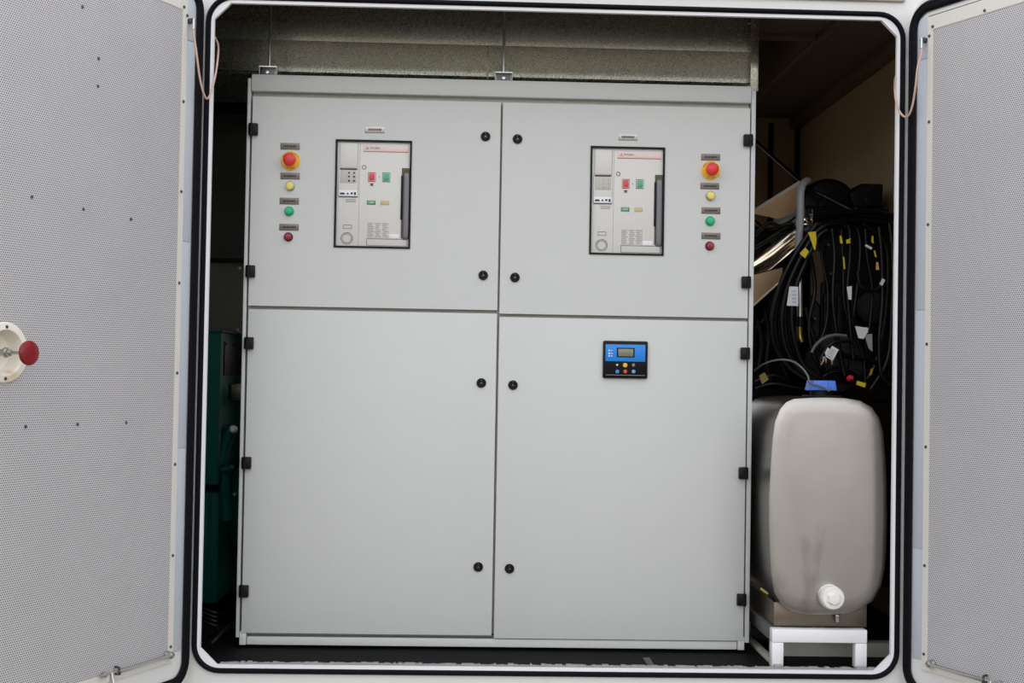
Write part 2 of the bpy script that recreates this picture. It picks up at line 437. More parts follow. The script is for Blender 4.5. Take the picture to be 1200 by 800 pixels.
# threaded rods with brackets on the cabinet top
CT = P(590, 94, 4.07).z
for px, lab in ((318.5, 'thin steel rod from the ceiling to a bracket on the cabinet top, left one'), (590, 'thin steel rod from the ceiling to a bracket at the middle of the cabinet top')):
    q = P(px if px > 400 else 315.5, 90, 4.14)
    t = thing('hanger_rod', lab, 'rod', (q.x, 4.14, CT), 'hanger rods above the cabinet')
    b = MB(); b.cyl((q.x, 4.14, CT+.02), (q.x, 4.14, CEIL), .0045, n=10)
    part('rod', b, steel, t)
    b = MB(); b.box(q.x-.028, q.x+.028, 4.115, 4.119, CT, CT+.036, .001); b.box(q.x-.028, q.x-.024, 4.115, 4.165, CT, CT+.036); b.box(q.x+.024, q.x+.028, 4.115, 4.165, CT, CT+.036)
    b.box(q.x-.0285, q.x+.0285, 4.112, 4.165, CT+.034, CT+.037)
    part('bracket', b, steel, t)
    b = MB(); b.box(q.x-.023, q.x+.023, 4.108, 4.114, CT, CT+.033, .001)
    part('rubber_pad', b, dark_steel, t)
    b = MB(); b.cyl((q.x, 4.108, CT+.014), (q.x, 4.099, CT+.014), .0065, n=6, bev=.001)
    part('bolt', b, steel, t)
b = MB(); b.box(P(330, 85, 4.2).x, P(872, 100, 4.2).x, 4.17, 4.24, CT+.001, CT+.028, .003)
tag(part('cable_tray', b, black_paint), 'long black tray lying on the cabinet top under the duct', 'tray')

# ------------------------------------------------------------------ switchgear cabinet
YC = 4.07
XL0, XL1, XC, XR1, XR0 = -.7225, -.7107, .0875, .8892, .9043
ZT, ZB = .929+H, -.8786+H+.003
cab = thing('switchgear_cabinet', 'large light grey steel switchgear cabinet with four doors filling the doorway', 'cabinet', ((XL0+XR0)/2, YC+.2, 0))
YD = YC+.022                                   # plane the doors close on
b = MB(); b.box(XL1+.002, XR1-.002, YD, YC+.42, ZB+.04, ZT-.03, .002)
part('body', b, seam_grey, cab)
ytop = P(590, 113.7, YC).z
b = MB(); b.box(XL1, XR1, YC, YC+.42, ytop, ZT, .004)
part('top_cap', b, cab_paint, cab)
for x0, x1 in ((XL0, XL1-.001), (XR1+.001, XR0)):
    b = MB(); b.box(x0, x1, YC+.004, YC+.42, ZB+.023, ZT-.013, .0015)
    part('side_panel', b, side_paint, cab)
b = MB(); fw = .021
b.box(XL1+fw+.002, XR1-fw-.002, YC+.008, YC+.03, ZB+.0, ZB+.026, .002)
part('plinth_rail', b, cab_paint, cab)
for x0 in (XL1, XR1-fw):
    b = MB(); b.box(x0, x0+fw, YC+.003, YC+.06, ZB, ZB+.041, .0015); part('foot', b, cab_paint, cab)
b = MB(); b.box(XL1, XR1, YC+.05, YC+.4, ZB, ZB+.03); part('plinth_back', b, seam_grey, cab)

zA1, zA0 = P(300, 113.0, YC).z, P(290, 357.8, YC).z       # left doors
zB1, zB0 = P(290, 361.8, YC).z, P(283, 741.5, YC).z
zC1, zC0 = P(600, 120.3, YC).z, P(590, 367.3, YC).z       # right doors
zD1, zD0 = P(590, 371.2, YC).z, P(582, 748, YC).z
xg = .0045
xa0, xa1 = XL1+.006, XC-.0045
xb0, xb1 = XC+.0025, XR1-.004
DOORS = {}
for nm, x0, x1, z0, z1, hinges, locks, lab in (
        ('A', xa0, xa1, zA0, zA1, (152, 318), (160, 322.5), 'upper left door with breaker window'),
        ('B', xa0, xa1, zB0, zB1, (402, 542, 692), (448.5, 664), 'plain lower left door'),
        ('C', xb0, xb1, zC0, zC1, (165, 331), (163, 325), 'upper right door with breaker window'),
        ('D', xb0, xb1, zD0, zD1, (414, 554, 702), (451, 666), 'lower right door with blue controller')):
    b = MB()
    if nm in 'AC':
        # breaker cut-out
        q0, q1 = (P(394.0, 163.5, YC), P(480.2, 291.2, YC)) if nm == 'A' else (P(692.6, 171.3, YC), P(777.2, 299.3, YC))
        wx0, wx1, wz1, wz0 = q0.x, q1.x, q0.z, q1.z
        b.ring(square_of(wx0, wx1, wz0, wz1, 0), square_of(x0, x1, z0, z1, 0), YC, YC+.02)
        DOORS[nm+'w'] = (wx0, wx1, wz0, wz1)
    else: b.box(x0, x1, YC, YC+.02, z0, z1, .0025)
    d = part('cabinet_door', b, cab_paint, cab, label=lab); DOORS[nm] = d
    left = nm in 'AB'
    for hy in hinges:
        if left: px = 297.5-(hy-152)*.0205
        else: px = 876.5-(hy-165)*.0145
        q = P(px, hy, YC); hw, hh = .0155, .019
        b = MB(); b.box(q.x-hw, q.x+hw*.9, YC-.016, YC-.0005, q.z-hh, q.z+hh, .003)
        b.cyl((q.x+(-.006 if left else .006), YC-.014, q.z-hh), (q.x+(-.006 if left else .006), YC-.014, q.z+hh), .0055, n=12)
        part('hinge', b, black_plastic, d)
    for ly in locks:
        px = (569-(ly-160)*.0169) if left else (606.5-(ly-163)*.0189)
        q = P(px, ly, YC)
        b = MB(); b.lathe([(.0152, 0), (.0152, .004), (.0135, .0065), (.0085, .0065), (.008, .0025), (0, .0025)], (q.x, YC, q.z), (0, -1, 0), 28)
        lk = part('lock', b, black_plastic, d)
        b = MB(); b.cyl((q.x, YC-.002, q.z), (q.x, YC-.0055, q.z), .0055, n=3); b.cyl((q.x, YC-.0065, q.z+.0095), (q.x, YC-.0078, q.z+.0095), .0018, n=8)
        part('key_insert', b, dark_steel, cab)

# --- breakers in the windows
def breaker(nm, keypad_mat):
    x0, x1, z0, z1 = DOORS[nm+'w']; w, h = x1-x0, z1-z0
    X = lambda u: x0+u*w
    Z = lambda v: z1-v*h
    yf = YC+.004
    br = part('circuit_breaker', (lambda m: m.box(x0+.004, x1-.004, yf, YC+.15, z0+.004, z1-.004, .001))(MB()), acb_white, cab)
    def bx(name, u0, u1, v0, v1, m, out=.002, bev=.0006, depth=.002):
        b = MB(); b.box(X(u0), X(u1), yf-out, yf+depth, Z(v1), Z(v0), bev); return part(name, b, m, br)
    b = MB(); t = .0048
    b.ring(square_of(x0+t, x1-t, z0+t, z1-t, 0), square_of(x0-.001, x1+.001, z0-.001, z1+.001, 0), YC-.004, YC+.02)
    part('window_frame', b, black_plastic, br)
    def outline(name, u0, u1, v0, v1, m, t=.0011, out=.0012):
        b = MB(); b.ring(square_of(X(u0)+t, X(u1)-t, Z(v1)+t, Z(v0)-t, 0), square_of(X(u0), X(u1), Z(v1), Z(v0), 0), yf-out, yf+.0005); return part(name, b, m, br)
    bx('groove', .314, .321, .015, .985, acb_line, .0004, 0)
    bx('cover_plate', .06, .285, .03, .258, acb_white, .0022)
    outline('cover_edge', .05, .295, .022, .265, acb_line, .0009)
    bx('trip_unit', .045, .295, .272, .53, acb_white, .002)
    b = MB(); b.box(X(.06), X(.28), yf-.0028, yf, Z(.402), Z(.285), .0005); kp = part('keypad', b, keypad_mat, br)
    b = MB()
    for u in (.178, .245):
        for v in (.306, .341, .380): b.cyl((X(u), yf-.0026, Z(v)), (X(u), yf-.0042, Z(v)), .0030, n=12)
    part('key', b, (ink if nm == 'A' else flag_yel), kp)
    outline('trip_edge', .042, .298, .268, .533, acb_line, .0010, .0024)
    bx('display_strip', .05, .292, .468, .525, tag_wht, .0034)
    b = MB()
    for u0, u1, v0, v1 in ((.065, .125, .492, .509), (.155, .178, .493, .508), (.205, .232, .488, .506), (.25, .275, .485, .512)):
        b.box(X(u0), X(u1), yf-.0040, yf-.002, Z(v1), Z(v0))
    part('marking', b, ink, br)
    b = MB(); b.box(X(.05), X(.29), yf-.0040, yf-.002, Z(.530), Z(.524)); part('lower_edge_mark', b, ink, br)
    b = MB(); b.box(X(.06), X(.28), yf-.0040, yf-.002, Z(.277), Z(.266)); part('upper_edge_mark', b, ink, br)
    b = MB()
    for k in range(3): b.box(X(.14), X(.275), yf-.0006, yf, Z(.556+.011*k), Z(.551+.011*k))
    part('type_label', b, faint_ink, br); b = MB()
    for k in range(9):
        for c in range(3): b.box(X(.44+.095*c+(.01 if (k*c) % 3 == 1 else 0)), X(.44+.095*c+random.uniform(.05, .085)), yf-.0006, yf, Z(.779+.0145*k), Z(.773+.0145*k))
    b.ring(square_of(X(.435)+.0006, X(.71)-.0006, Z(.905)+.0006, Z(.765)-.0006, 0), square_of(X(.435), X(.71), Z(.905), Z(.765), 0), yf-.0006, yf)
    part('rating_label', b, faint_ink, br)
    outline('rating_plate', .115, .225, .79, .825, ink, .0009)
    b = MB(); c = (X(.165), yf, Z(.915)); n = 40
    for ro, ri in ((.0190, .0178), (.0145, .0135)): b.ring(disc_loop(c[0], c[2], ri), disc_loop(c[0], c[2], ro), yf-.0012, yf)
    part('racking_port', b, ink, br)
    bx('brand_strip', .36, .955, .045, .100, acb_pink, .0012)
    b = MB(); b.box(X(.36), X(.955), yf-.0015, yf, Z(.104), Z(.1), 0)
    r = .0031; cx, cz = X(.415), Z(.073)                    # three-diamond emblem
    for k in range(3):
        a = radians(90+120*k); e = Vector((cos(a), sin(a))); p = Vector((-e.y, e.x))
        lp = [(cx, cz), (cx+e.x*r*.87+p.x*r*.5, cz+e.y*r*.87+p.y*r*.5), (cx+e.x*r*1.74, cz+e.y*r*1.74), (cx+e.x*r*.87-p.x*r*.5, cz+e.y*r*.87-p.y*r*.5)]
        b.prism(lp, yf-.0018, yf-.001)
    part('emblem', b, red_ink, br)
    b = MB(); letters(b, 'MITSUBISHI', .0075, X(.515), yf-.0014, Z(.070), width=.030); part('lettering', b, ink, br)
    b = MB(); b.ring(disc_loop(X(.375), Z(.25), .0052), disc_loop(X(.375), Z(.25), .0068), yf-.0012, yf); part('keyhole_ring', b, ink, br)
    for u0, u1, m_, m2, nmn in ((.43, .53, btn_red, red_ink, 'off_button'), (.62, .722, btn_grn, flag_grn, 'on_button')):
        b = MB(); b.box(X(u0), X(u1), yf-.0012, yf, Z(.383), Z(.293), .0003)
        fr = part('button_surround', b, acb_white, br)
        bx(nmn, u0+.014, u1-.014, .308, .368, m_, .006, .0015)
        b = MB()
        for v in (.296, .376): b.box(X(u0), X(u1), yf-.0018, yf, Z(v+.007), Z(v), 0)
        b.box(X(u0), X(u0)+.0009, yf-.0018, yf, Z(.383), Z(.296)); b.box(X(u1)-.0009, X(u1), yf-.0018, yf, Z(.383), Z(.296))
        part('button_border', b, m2, br)
    b = MB(); b.cyl((X(.575), yf, Z(.338)), (X(.575), yf-.001, Z(.338)), .0016, n=12); part('dot_mark', b, ink, br); b = MB()
    b.prism([(X(.45), Z(.400)), (X(.51), Z(.400)), (X(.487), Z(.411)), (X(.51), Z(.421)), (X(.45), Z(.421)), (X(.473), Z(.411))], yf-.001, yf)
    part('arrow_mark', b, ink, br)
    bx('off_indicator', .42, .535, .558, .598, flag_grn, .0014); bx('spring_indicator', .60, .715, .558, .598, flag_yel, .0014)
    b = MB(); letters(b, 'OFF', .010, X(.478), yf-.0018, Z(.578), width=.020); part('lettering', b, tag_wht, br); b = MB(); letters(b, 'CHARGED', .006, X(.658), yf-.0018, Z(.578), width=.021)
    part('lettering', b, tag_wht, br)
    outline('blank_label', .425, .962, .913, .978, ink, .0009)
    bx('serial_plate', .72, .85, .868, .906, tag_wht, .001)
    bx('handle_recess', .875, .985, .250, .905, olive, .0008, 0)
    b = MB(); b.box(X(.868), X(.892), yf-.0030, yf, Z(.73), Z(.32), .0005); part('handle_slot', b, black_plastic, br)
    b = MB(); b.tube([(X(.938), yf, Z(.310)), (X(.938), yf-.003, Z(.33)), (X(.938), yf-.004, Z(.6)), (X(.938), yf-.003, Z(.88)), (X(.938), yf, Z(.900))], .0098, 12, ry=.005)
    part('charging_handle', b, handle_grey, br)
    return br
breaker('A', acb_grey)
breaker('C', acb_grey)

def nameplate(px, py, wpx, hpx, m, text=True):
    q = P(px, py, YC); w, h = wpx*YC/F, hpx*YC/F
    b = MB(); b.box(q.x-w/2, q.x+w/2, YC-.0014, YC-.0001, q.z-h/2, q.z+h/2, .0004)
    o = part('nameplate', b, m, cab)
    b = MB(); x = q.x-w*.33
    while x < q.x+w*.33:
        g = random.uniform(.003, .006); b.box(x, min(x+g, q.x+w*.35), YC-.0019, YC-.0013, q.z-h*.14, q.z+h*.16); x += g+.0012
    for s in (-1, 1): b.cyl((q.x+s*w*.44, YC-.0012, q.z), (q.x+s*w*.44, YC-.002, q.z), .0013, n=8)
    part('engraving', b, ink, o)
for px, py in ((340, 171.5), (340, 206.3), (339, 235.6), (338.7, 266.2), (832.7, 184.2), (831.7, 218), (833, 246.7), (833, 276.4)):
    nameplate(px, py, 22.6, 7.8, plate_br)
nameplate(439.2, 152, 23, 8, plate_si); nameplate(735.8, 160.7, 22.5, 8, plate_si)

def estop(px, py, dx, dz):
    q = P(px, py, YC)
    b = MB(); b.lathe([(0, .003), (.0290, .003), (.0306, .0015), (.0306, 0)], (q.x, YC, q.z), (0, -1, 0), 40)
    o = part('emergency_stop_plate', b, estop_yel, cab)
    b = MB()
    txt = 'EMERGENCY'
    for k, ch in enumerate(txt):
        a = radians(60-15*(k))+pi/2-radians(0)
        a = radians(150-15*k)
        letters(b, ch, .0085, q.x+.0255*cos(a), YC-.0033, q.z+.0255*sin(a), ang=-(a-pi/2))
    for k, ch in enumerate('STOP'):
        a = radians(270-25+16.7*k)
        letters(b, ch, .0085, q.x+.0255*cos(a), YC-.0033, q.z+.0255*sin(a), ang=-(a+pi/2))
    part('lettering', b, ink, o)
    b = MB(); b.lathe([(.0125, 0), (.0125, .016), (.019, .018), (.0205, .024), (.0195, .031), (.014, .035), (0, .036)], (q.x, YC-.003, q.z), (0, -1, 0), 36)
    part('stop_button', b, estop_red, o)
estop(340.5, 188.5, 0, 0); estop(832.8, 199.8, 0, 0)
def pilot(px, py, m, r, nm):
    q = P(px, py, YC)
    b = MB(); b.lathe([(r+.0028, 0), (r+.0028, .004), (r+.0012, .006), (r, .006)], (q.x, YC, q.z), (0, -1, 0), 32)
    o = part('pilot_lamp', b, chrome if nm == 'yellow' else black_plastic if nm == 'red' else m, cab)
    b = MB(); b.lathe([(r, .004), (r, .011), (r*.86, .0135), (r*.45, .0145), (0, .0148)], (q.x, YC, q.z), (0, -1, 0), 32)
    part('lens', b, m, o, label=nm+' lens')
for a in ((340, 218, lamp_yel, .0125, 'yellow'), (339, 247.5, lamp_grn, .0125, 'green'), (338, 277.6, lamp_red, .0115, 'red'),
          (832.5, 229.5, lamp_yel, .0125, 'yellow'), (832, 259, lamp_grn, .0125, 'green'), (831.6, 288.2, lamp_red, .0115, 'red')): pilot(*a)

# --- controller
q0, q1 = P(706.6, 399.0, YC), P(758.2, 443.6, YC)
b = MB(); b.box(q0.x, q1.x, YC-.012, YC, q1.z, q0.z, .004)
co = part('generator_controller', b, black_plastic, cab)
def cpt(px, py): return P(px, py, YC)
def cbox(name, a, c, m, out, parent=co):
    p, q = cpt(*a), cpt(*c); b = MB(); b.box(p.x, q.x, YC-.012-out, YC-.011, q.z, p.z, .0003); return part(name, b, m, parent)
cbox('blue_faceplate', (709.3, 403.2), (755.4, 423.8), blue_face, .001)
cbox('screen_bezel', (722.3, 407.3), (743, 418.8), black_plastic, .0018)
cbox('screen', (724, 408.6), (741.4, 417.6), lcd, .0022)
cbox('stripe', (709.2, 438.7), (755.2, 440.2), btn_gry, .0006)
for i, (px, py, m, r, nm) in enumerate(((732, 427.8, btn_yel, .0072, 'yellow key'), (741.7, 427.6, btn_gry, .0052, 'grey key'), (722.9, 435.2, btn_blue, .0062, 'blue key'),
                         (732.2, 435.2, btn_red2, .0062, 'red key'), (741.8, 435.2, btn_lblue, .0062, 'pale blue key'))):
    q = cpt(px, py); b = MB(); b.lathe([(r, 0), (r, .0018), (r*.8, .003), (0, .0034)], (q.x, YC-.012, q.z), (0, -1, 0), 20)
    part('key', b, m, co, label=nm)
q = cpt(722.6, 427.6); b = MB(); b.prism([(q.x-.004, q.z+.003), (q.x+.004, q.z+.003), (q.x, q.z-.004)], YC-.0145, YC-.011); part('key', b, tag_wht, co, label='white triangle key')
for py in (410.5, 414, 417):
    q = cpt(713.4, py); b = MB(); b.cyl((q.x, YC-.0125, q.z), (q.x, YC-.0142, q.z), .0028, n=12); b.box(q.x+.005, q.x+.011, YC-.0133, YC-.0125, q.z-.001, q.z+.001)
    part('status_lamp', b, tag_wht, co)

# ------------------------------------------------------------------ the two doors
n_ = hypot(1, 2.1); AX = (1/n_, 2.1/n_)
def door_frame(side):
    hx = -.8025 if side < 0 else 1.2975
    d = Vector((side*AX[0], -AX[1], 0))
    y = Vector((0, 0, 1)).cross(d)
    M = Matrix((( d.x, y.x, 0, hx), (d.y, y.y, 0, 3.78), (0, 0, 1, 0), (0, 0, 0, 1)))
    return M
DW = 1.03
PT, PB = 1.023+H, -.826+H
def door(side, name, label):
    M = door_frame(side); k = 1 if side < 0 else -1       # local k*Y faces the viewer
    root = bpy.data.objects.new(name, None); root.empty_display_size = .1
    link(root, None, M @ Matrix.Translation((0, 0, -.94+H))); tag(root, label, 'door', kind='structure')
    def yb(a, c): return (min(k*a, k*c), max(k*a, k*c))
    z0, z1 = -.94+H, 1.125+H
    b = MB(); loop = rrect(.004, DW, z0, z1, .07)
    hole = square_of(.074, DW-.074, PB-.02, PT+.045)
    b.ring(hole, loop, *yb(-.004, -.042)); b.prism(rrect(.004, DW, z0, z1, .07), *yb(-.042, -.046))
    part('door_leaf', b, cream, root, M)
    y0, y1 = yb(-.038, -.006)
    b = MB(); b.tube([(x, k*.001, z) for x, z in rrect(.019, DW-.02, -.913+H, 1.097+H, .062)], .0165, 10, smooth=False, closed=True, ry=.006)
    part('gasket', b, black_rubber, root, M)
    b = MB(); b.tube([(x, k*.004, z) for x, z in rrect(.014, DW-.013, -.920+H, 1.104+H, .062)], .004, 8, smooth=False, closed=True)
    part('gasket_lip', b, black_rubber, root, M)
    # seal strips stuck along the channel beside the hinge
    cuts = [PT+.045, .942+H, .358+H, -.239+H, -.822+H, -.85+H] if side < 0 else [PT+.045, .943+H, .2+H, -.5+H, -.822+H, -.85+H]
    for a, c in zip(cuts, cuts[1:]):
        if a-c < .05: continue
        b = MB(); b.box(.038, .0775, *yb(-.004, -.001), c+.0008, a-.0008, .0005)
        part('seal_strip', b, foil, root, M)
    # frame trim round the perforated sheet
    b = MB(); b.ring(square_of(.100, DW-.100, PB, PT, 0), square_of(.0785, DW-.0785, PB-.022, PT+.040, 0), *yb(-.006, .002))
    part('frame_trim', b, beige_trim, root, M)
    b = MB()
    y0, y1 = yb(-.006, .0005)
    if side < 0:
        cx, cz, n = .738, .023+H, 64
        inn = disc_loop(cx, cz, .052, n)
        X0, X1, Z0, Z1 = .0985, DW-.0985, PB-.002, PT+.002
        out = []
        for j in range(n):
            a = 2*pi*j/n; dx, dz = cos(a), sin(a)
            t = min([(X1-cx)/dx if dx > 1e-9 else 9e9, (X0-cx)/dx if dx < -1e-9 else 9e9, (Z1-cz)/dz if dz > 1e-9 else 9e9, (Z0-cz)/dz if dz < -1e-9 else 9e9])
            out.append([cx+dx*t, cz+dz*t])
        for X, Z in ((X0, Z0), (X0, Z1), (X1, Z0), (X1, Z1)):
            j = min(range(n), key=lambda j: (out[j][0]-X)**2+(out[j][1]-Z)**2); out[j] = [X, Z]
        b.ring(inn, out, y0, y1)
    else: b.box(.0985, DW-.0985, y0, y1, PB-.002, PT+.002)
    part('perforated_sheet', b, perf, root, M)
    scr = ([(.097, 1.031), (.082, 1.010), (.44, 1.035), (.75, 1.035), (.090, .759), (.090, .499), (.090, .236), (.090, -.022), (.090, -.283), (.090, -.543), (.090, -.802), (.42, -.838), (.75, -.838),
            (.504, .922), (.44, .802), (.44, .729), (.662, .408), (.482, .4), (.299, .395), (.663, -.157), (.484, -.157), (.298, -.158)] if side < 0 else
           [(.099, 1.031), (.086, 1.006), (.292, 1.031), (.6, 1.031), (.088, .752), (.088, .45), (.088, .1), (.088, -.2), (.088, -.545), (.088, -.801), (.42, -.838), (.7, -.838)])
    for s, z in scr:
        on_sheet = s > .11 and -.82 < z < 1.02
        b = MB(); b.lathe([(0, .0028), (.0035, .0022), (.0048, 0)], (s, k*(.0005 if on_sheet else .003), z+H), (0, k, 0), 14)
        part('screw', b, dark_steel, root, M)
    # bolt where the earth lead ends
    s, z = (.069, .997)
    b = MB(); b.cyl((s, k*-.001, z+H), (s, k*.012, z+H), .0085, n=6, bev=.001); b.cyl((s, k*.012, z+H), (s, k*.02, z+H), .0045, n=12)
    part('earth_bolt', b, dark_steel, root, M)
    # stay rod along the bottom edge
    sa, sb = (.106, .325) if side < 0 else (.122, .325)
    zz = -.822+H
    b = MB(); b.tube([(sa, k*.020, zz+.002), (sa+.03, k*.020, zz), (sb-.02, k*.018, zz-.001), (sb, k*.014, zz-.001)], .0048, 10)
    ro = part('stay_rod', b, steel, root, M)
    b = MB(); b.lathe([(0, .024), (.007, .022), (.0105, .015), (.0105, .010), (.007, .004), (.012, .003), (.012, 0)], (sa, k*.003, zz), (0, k, 0), 20); part('pivot', b, steel, ro, M)
    b = MB(); b.tube([(sb-.004, k*.003, zz-.008), (sb-.004, k*.018, zz-.008), (sb+.004, k*.024, zz), (sb-.002, k*.018, zz+.009), (sb-.004, k*.003, zz+.010)], .0032, 8); part('clip', b, dark_steel, root, M)
    b = MB(); b.cyl((sb+.045, k*.003, zz), (sb+.045, k*.016, zz), .0075, n=14, bev=.001); b.cyl((sb+.03, k*.012, zz), (sb+.065, k*.012, zz), .004, n=10)
    b.cyl((sb+.012, k*.004, zz-.002), (sb+.012, k*.012, zz-.03), .004, n=8)
    part('catch', b, steel, root, M)
    # hinges hidden behind the leaf edge
    for z in (.8, .08, -.66):
        b = MB(); b.cyl((.004, k*-.052, z-.06+H), (.004, k*-.052, z+.06+H), .008, n=14)
        part('hinge', b, cream, root, M)
    if side < 0:
        cx, cz = .738, .023+H
        b = MB(); b.lathe([(.072, .0005), (.074, .003), (.071, .006), (.056, .0075), (.052, .003), (.050, -.012), (.044, -.028), (.03, -.034), (0, -.035)], (cx, 0, cz), (0, k, 0), 48)
        cup = part('release_cup', b, cup_cream, root, M)
        for dz in (-.062, .062):
            b = MB(); b.lathe([(0, .0028), (.0035, .0022), (.0046, 0)], (cx, k*.0065, cz+dz), (0, k, 0), 12); part('screw', b, dark_steel, cup, M)
        b = MB(); b.cyl((cx, k*-.032, cz), (cx, k*.020, cz), .0085, n=18, bev=.001); b.cyl((cx, k*.0, cz), (cx, k*.010, cz), .013, n=6, bev=.001)
        b.cyl((cx, k*.02, cz), (cx, k*.072, cz), .0042, n=14)
        part('release_shaft', b, steel, root, M)
        b = MB(); b.lathe([(0, -.006), (.022, -.006), (.0285, -.003), (.030, .002), (.028, .006), (.018, .009), (.006, .0095), (0, .0085)], (cx, k*.077, cz), (0, k, 0), 40)
        part('release_knob', b, red_knob, root, M, label='round dark red knob')
    return root
door(-1, 'door_1', 'open enclosure door with perforated white lining at the left, red knob on it')
door(1, 'door_2', 'open enclosure door with perforated white lining at the right, no knob')
def dpt(side, s, z, out):
    M = door_frame(side); k = 1 if side < 0 else -1
    return M @ Vector((s, k*out, z+H))

# earth leads looping from door to frame
def lead(side, pts, endpx, label):
    t = thing('earth_lead', label, 'cable', dpt(side, .069, .997, .012), 'earth leads at the top of the doorway')
    p = [dpt(side, .069, .997, .016)] + [P(*q) for q in pts]
    b = MB(); b.tube(p, .0031, 8); part('lead', b, copper, t)
    b = MB(); b.cyl(p[0]+Vector((0, 0, .004)), p[0]+(p[1]-p[0]).normalized()*.03, .0048, n=12); part('lug', b, steel, t)
lead(-1, [(226.5, 36, 3.70), (230, 60, 3.70), (234, 90, 3.715), (238.5, 109, 3.73), (242.5, 115.5, 3.745), (247, 109, 3.765), (252.5, 88, 3.79), (255.5, 66, 3.82), (255.5, 52, 3.85), (251, 42, 3.86)], None,
     'clear sheathed copper lead looping from the left door over to the doorway')
lead(1, [(1080, 62, 3.70), (1075.5, 78, 3.70), (1073, 100, 3.705), (1070, 120, 3.72), (1066, 133, 3.735), (1061, 137, 3.75), (1055, 132, 3.77), (1050.5, 121, 3.79), (1048.5, 106, 3.82), (1049, 92, 3.85), (1052, 86, 3.86)], None,
     'clear sheathed copper lead looping from the right door over to the doorway')

# ------------------------------------------------------------------ tank on its stand
YT = 3.885
outl = [(930, 467), (950, 465.6), (970, 465.3), (990, 466), (1008, 469), (1022, 477), (1031, 490), (1035.5, 507), (1038, 535), (1039.5, 565), (1040, 600), (1039.5, 635), (1037.5, 665), (1033, 687), (1023, 704), (1008, 714.5), (990, 719), (970, 720.5), (945, 720), (928, 716.5), (915, 708), (907, 694), (903.5, 672), (902, 645), (901, 615), (901, 580), (903, 545), (905, 515), (908, 494), (914, 479), (921, 471)]
lp = [(P(a, c, YT).x, P(a, c, YT).z) for a, c in outl]
cx = sum(p[0] for p in lp)/len(lp); cz = sum(p[1] for p in lp)/len(lp)
def sc(lp, f, d=0): return [(cx+(x-cx)*f, cz+(z-cz)*f) for x, z in lp]
def off(lp, d):
    out = []
    for i, (x, z) in enumerate(lp):
        a, c = lp[i-1], lp[(i+1) % len(lp)]; tx, tz = c[0]-a[0], c[1]-a[1]; l = hypot(tx, tz)
        out.append((x-tz/l*d*-1 if False else x+tz/l*d, z-tx/l*d))
    return out
area = sum(lp[i][0]*lp[(i+1) % len(lp)][1]-lp[(i+1) % len(lp)][0]*lp[i][1] for i in range(len(lp)))
sg = -1 if area > 0 else 1                      # offset sign towards the inside
tank = thing('stainless_tank', 'brushed stainless steel tank with white screw cap standing on the white frame', 'tank', (cx, YT+.22, P(960, 736, YT).z))
def stack(loops_y):
    b = bmesh.new(); R = [[b.verts.new((x, y, z)) for x, z in l] for l, y in loops_y]; n = len(R[0])
    for A, B in zip(R, R[1:]):
        for k in range(n): b.faces.new((A[k], A[(k+1) % n], B[(k+1) % n], B[k]))
    b.faces.new(R[0]); b.faces.new(R[-1])
    bmesh.ops.recalc_face_normals(b, faces=b.faces[:])
    m = MB(); m._merge(b); return m
part('front_plate', stack([(off(lp, sg*.05), YT-.009), (off(lp, sg*.02), YT-.007), (off(lp, sg*.006), YT-.003), (off(lp, sg*.001), YT+.001), (off(lp, sg*.0025), YT+.006)]), stainless, tank)
part('shell', stack([(off(lp, sg*.004), YT+.006), (off(lp, sg*.004), YT+.45), (off(lp, sg*.02), YT+.47)]), tank_side, tank)
q = P(971, 698, YT)
b = MB(); b.cyl((q.x, YT-.004, q.z), (q.x, YT-.016, q.z), .039, n=40, bev=.002); part('filler_collar', b, steel, tank)
b = MB(); b.lathe([(.0340, 0), (.0340, .026), (.0315, .030), (0, .030)], (q.x+.003, YT-.014, q.z), (0, -1, 0), 40)
b.cyl((q.x+.003, YT-.040, q.z), (q.x+.003, YT-.056, q.z), .021, .019, n=6, bev=.002)
for k in range(30):
    a = 2*pi*k/30; b.cyl((q.x+.003+.034*cos(a), YT-.016, q.z+.034*sin(a)), (q.x+.003+.034*cos(a), YT-.040, q.z+.034*sin(a)), .0016, n=6)
part('screw_cap', b, white_pl, tank, label='white plastic screw cap')
q0, q1 = P(907, 708, YT+.03), P(1016, 735, YT+.03)
zs = P(960, 736.5, 3.89).z
b = MB(); b.box(q0.x, q1.x, YT+.03, YT+.44, zs+.0005, zs+.075, .003); part('saddle', b, mat('dull_stainless', (128, 118, 106), .45, 1., var=.08), tank)
q = P(982, 720, YT+.012); b = MB(); b.cyl((q.x, YT+.017, zs+.032), (q.x, YT+.017, q.z), .010, n=8, bev=.001); b.cyl((q.x, YT+.017, zs+.020), (q.x, YT+.017, zs+.034), .0075, n=16); part('drain_plug', b, steel, tank)
qa, qb = P(949.5, 445.5, 4.0), P(976.5, 457.5, 4.0)
zt = max(z for x, z in lp)
b = MB(); b.prism([(qa.x-.004, qb.z), (qb.x+.004, qb.z), (qb.x-.002, qa.z), (qa.x+.003, qa.z)], 3.97, 4.05, .003); b.box(qa.x+.048, qa.x+.052, 3.966, 4.0, qb.z+.004, qa.z-.004)
part('cap', b, blue_pl, tank, label='blue plastic cap')
b = MB(); b.cyl(((qa.x+qb.x)/2, 4.01, zt-.01), ((qa.x+qb.x)/2, 4.01, qb.z+.001), .034, n=24); b.box(qa.x-.01, qb.x+.016, 3.96, 4.06, zt-.001, zt+.004, .001)
part('neck', b, black_plastic, tank)
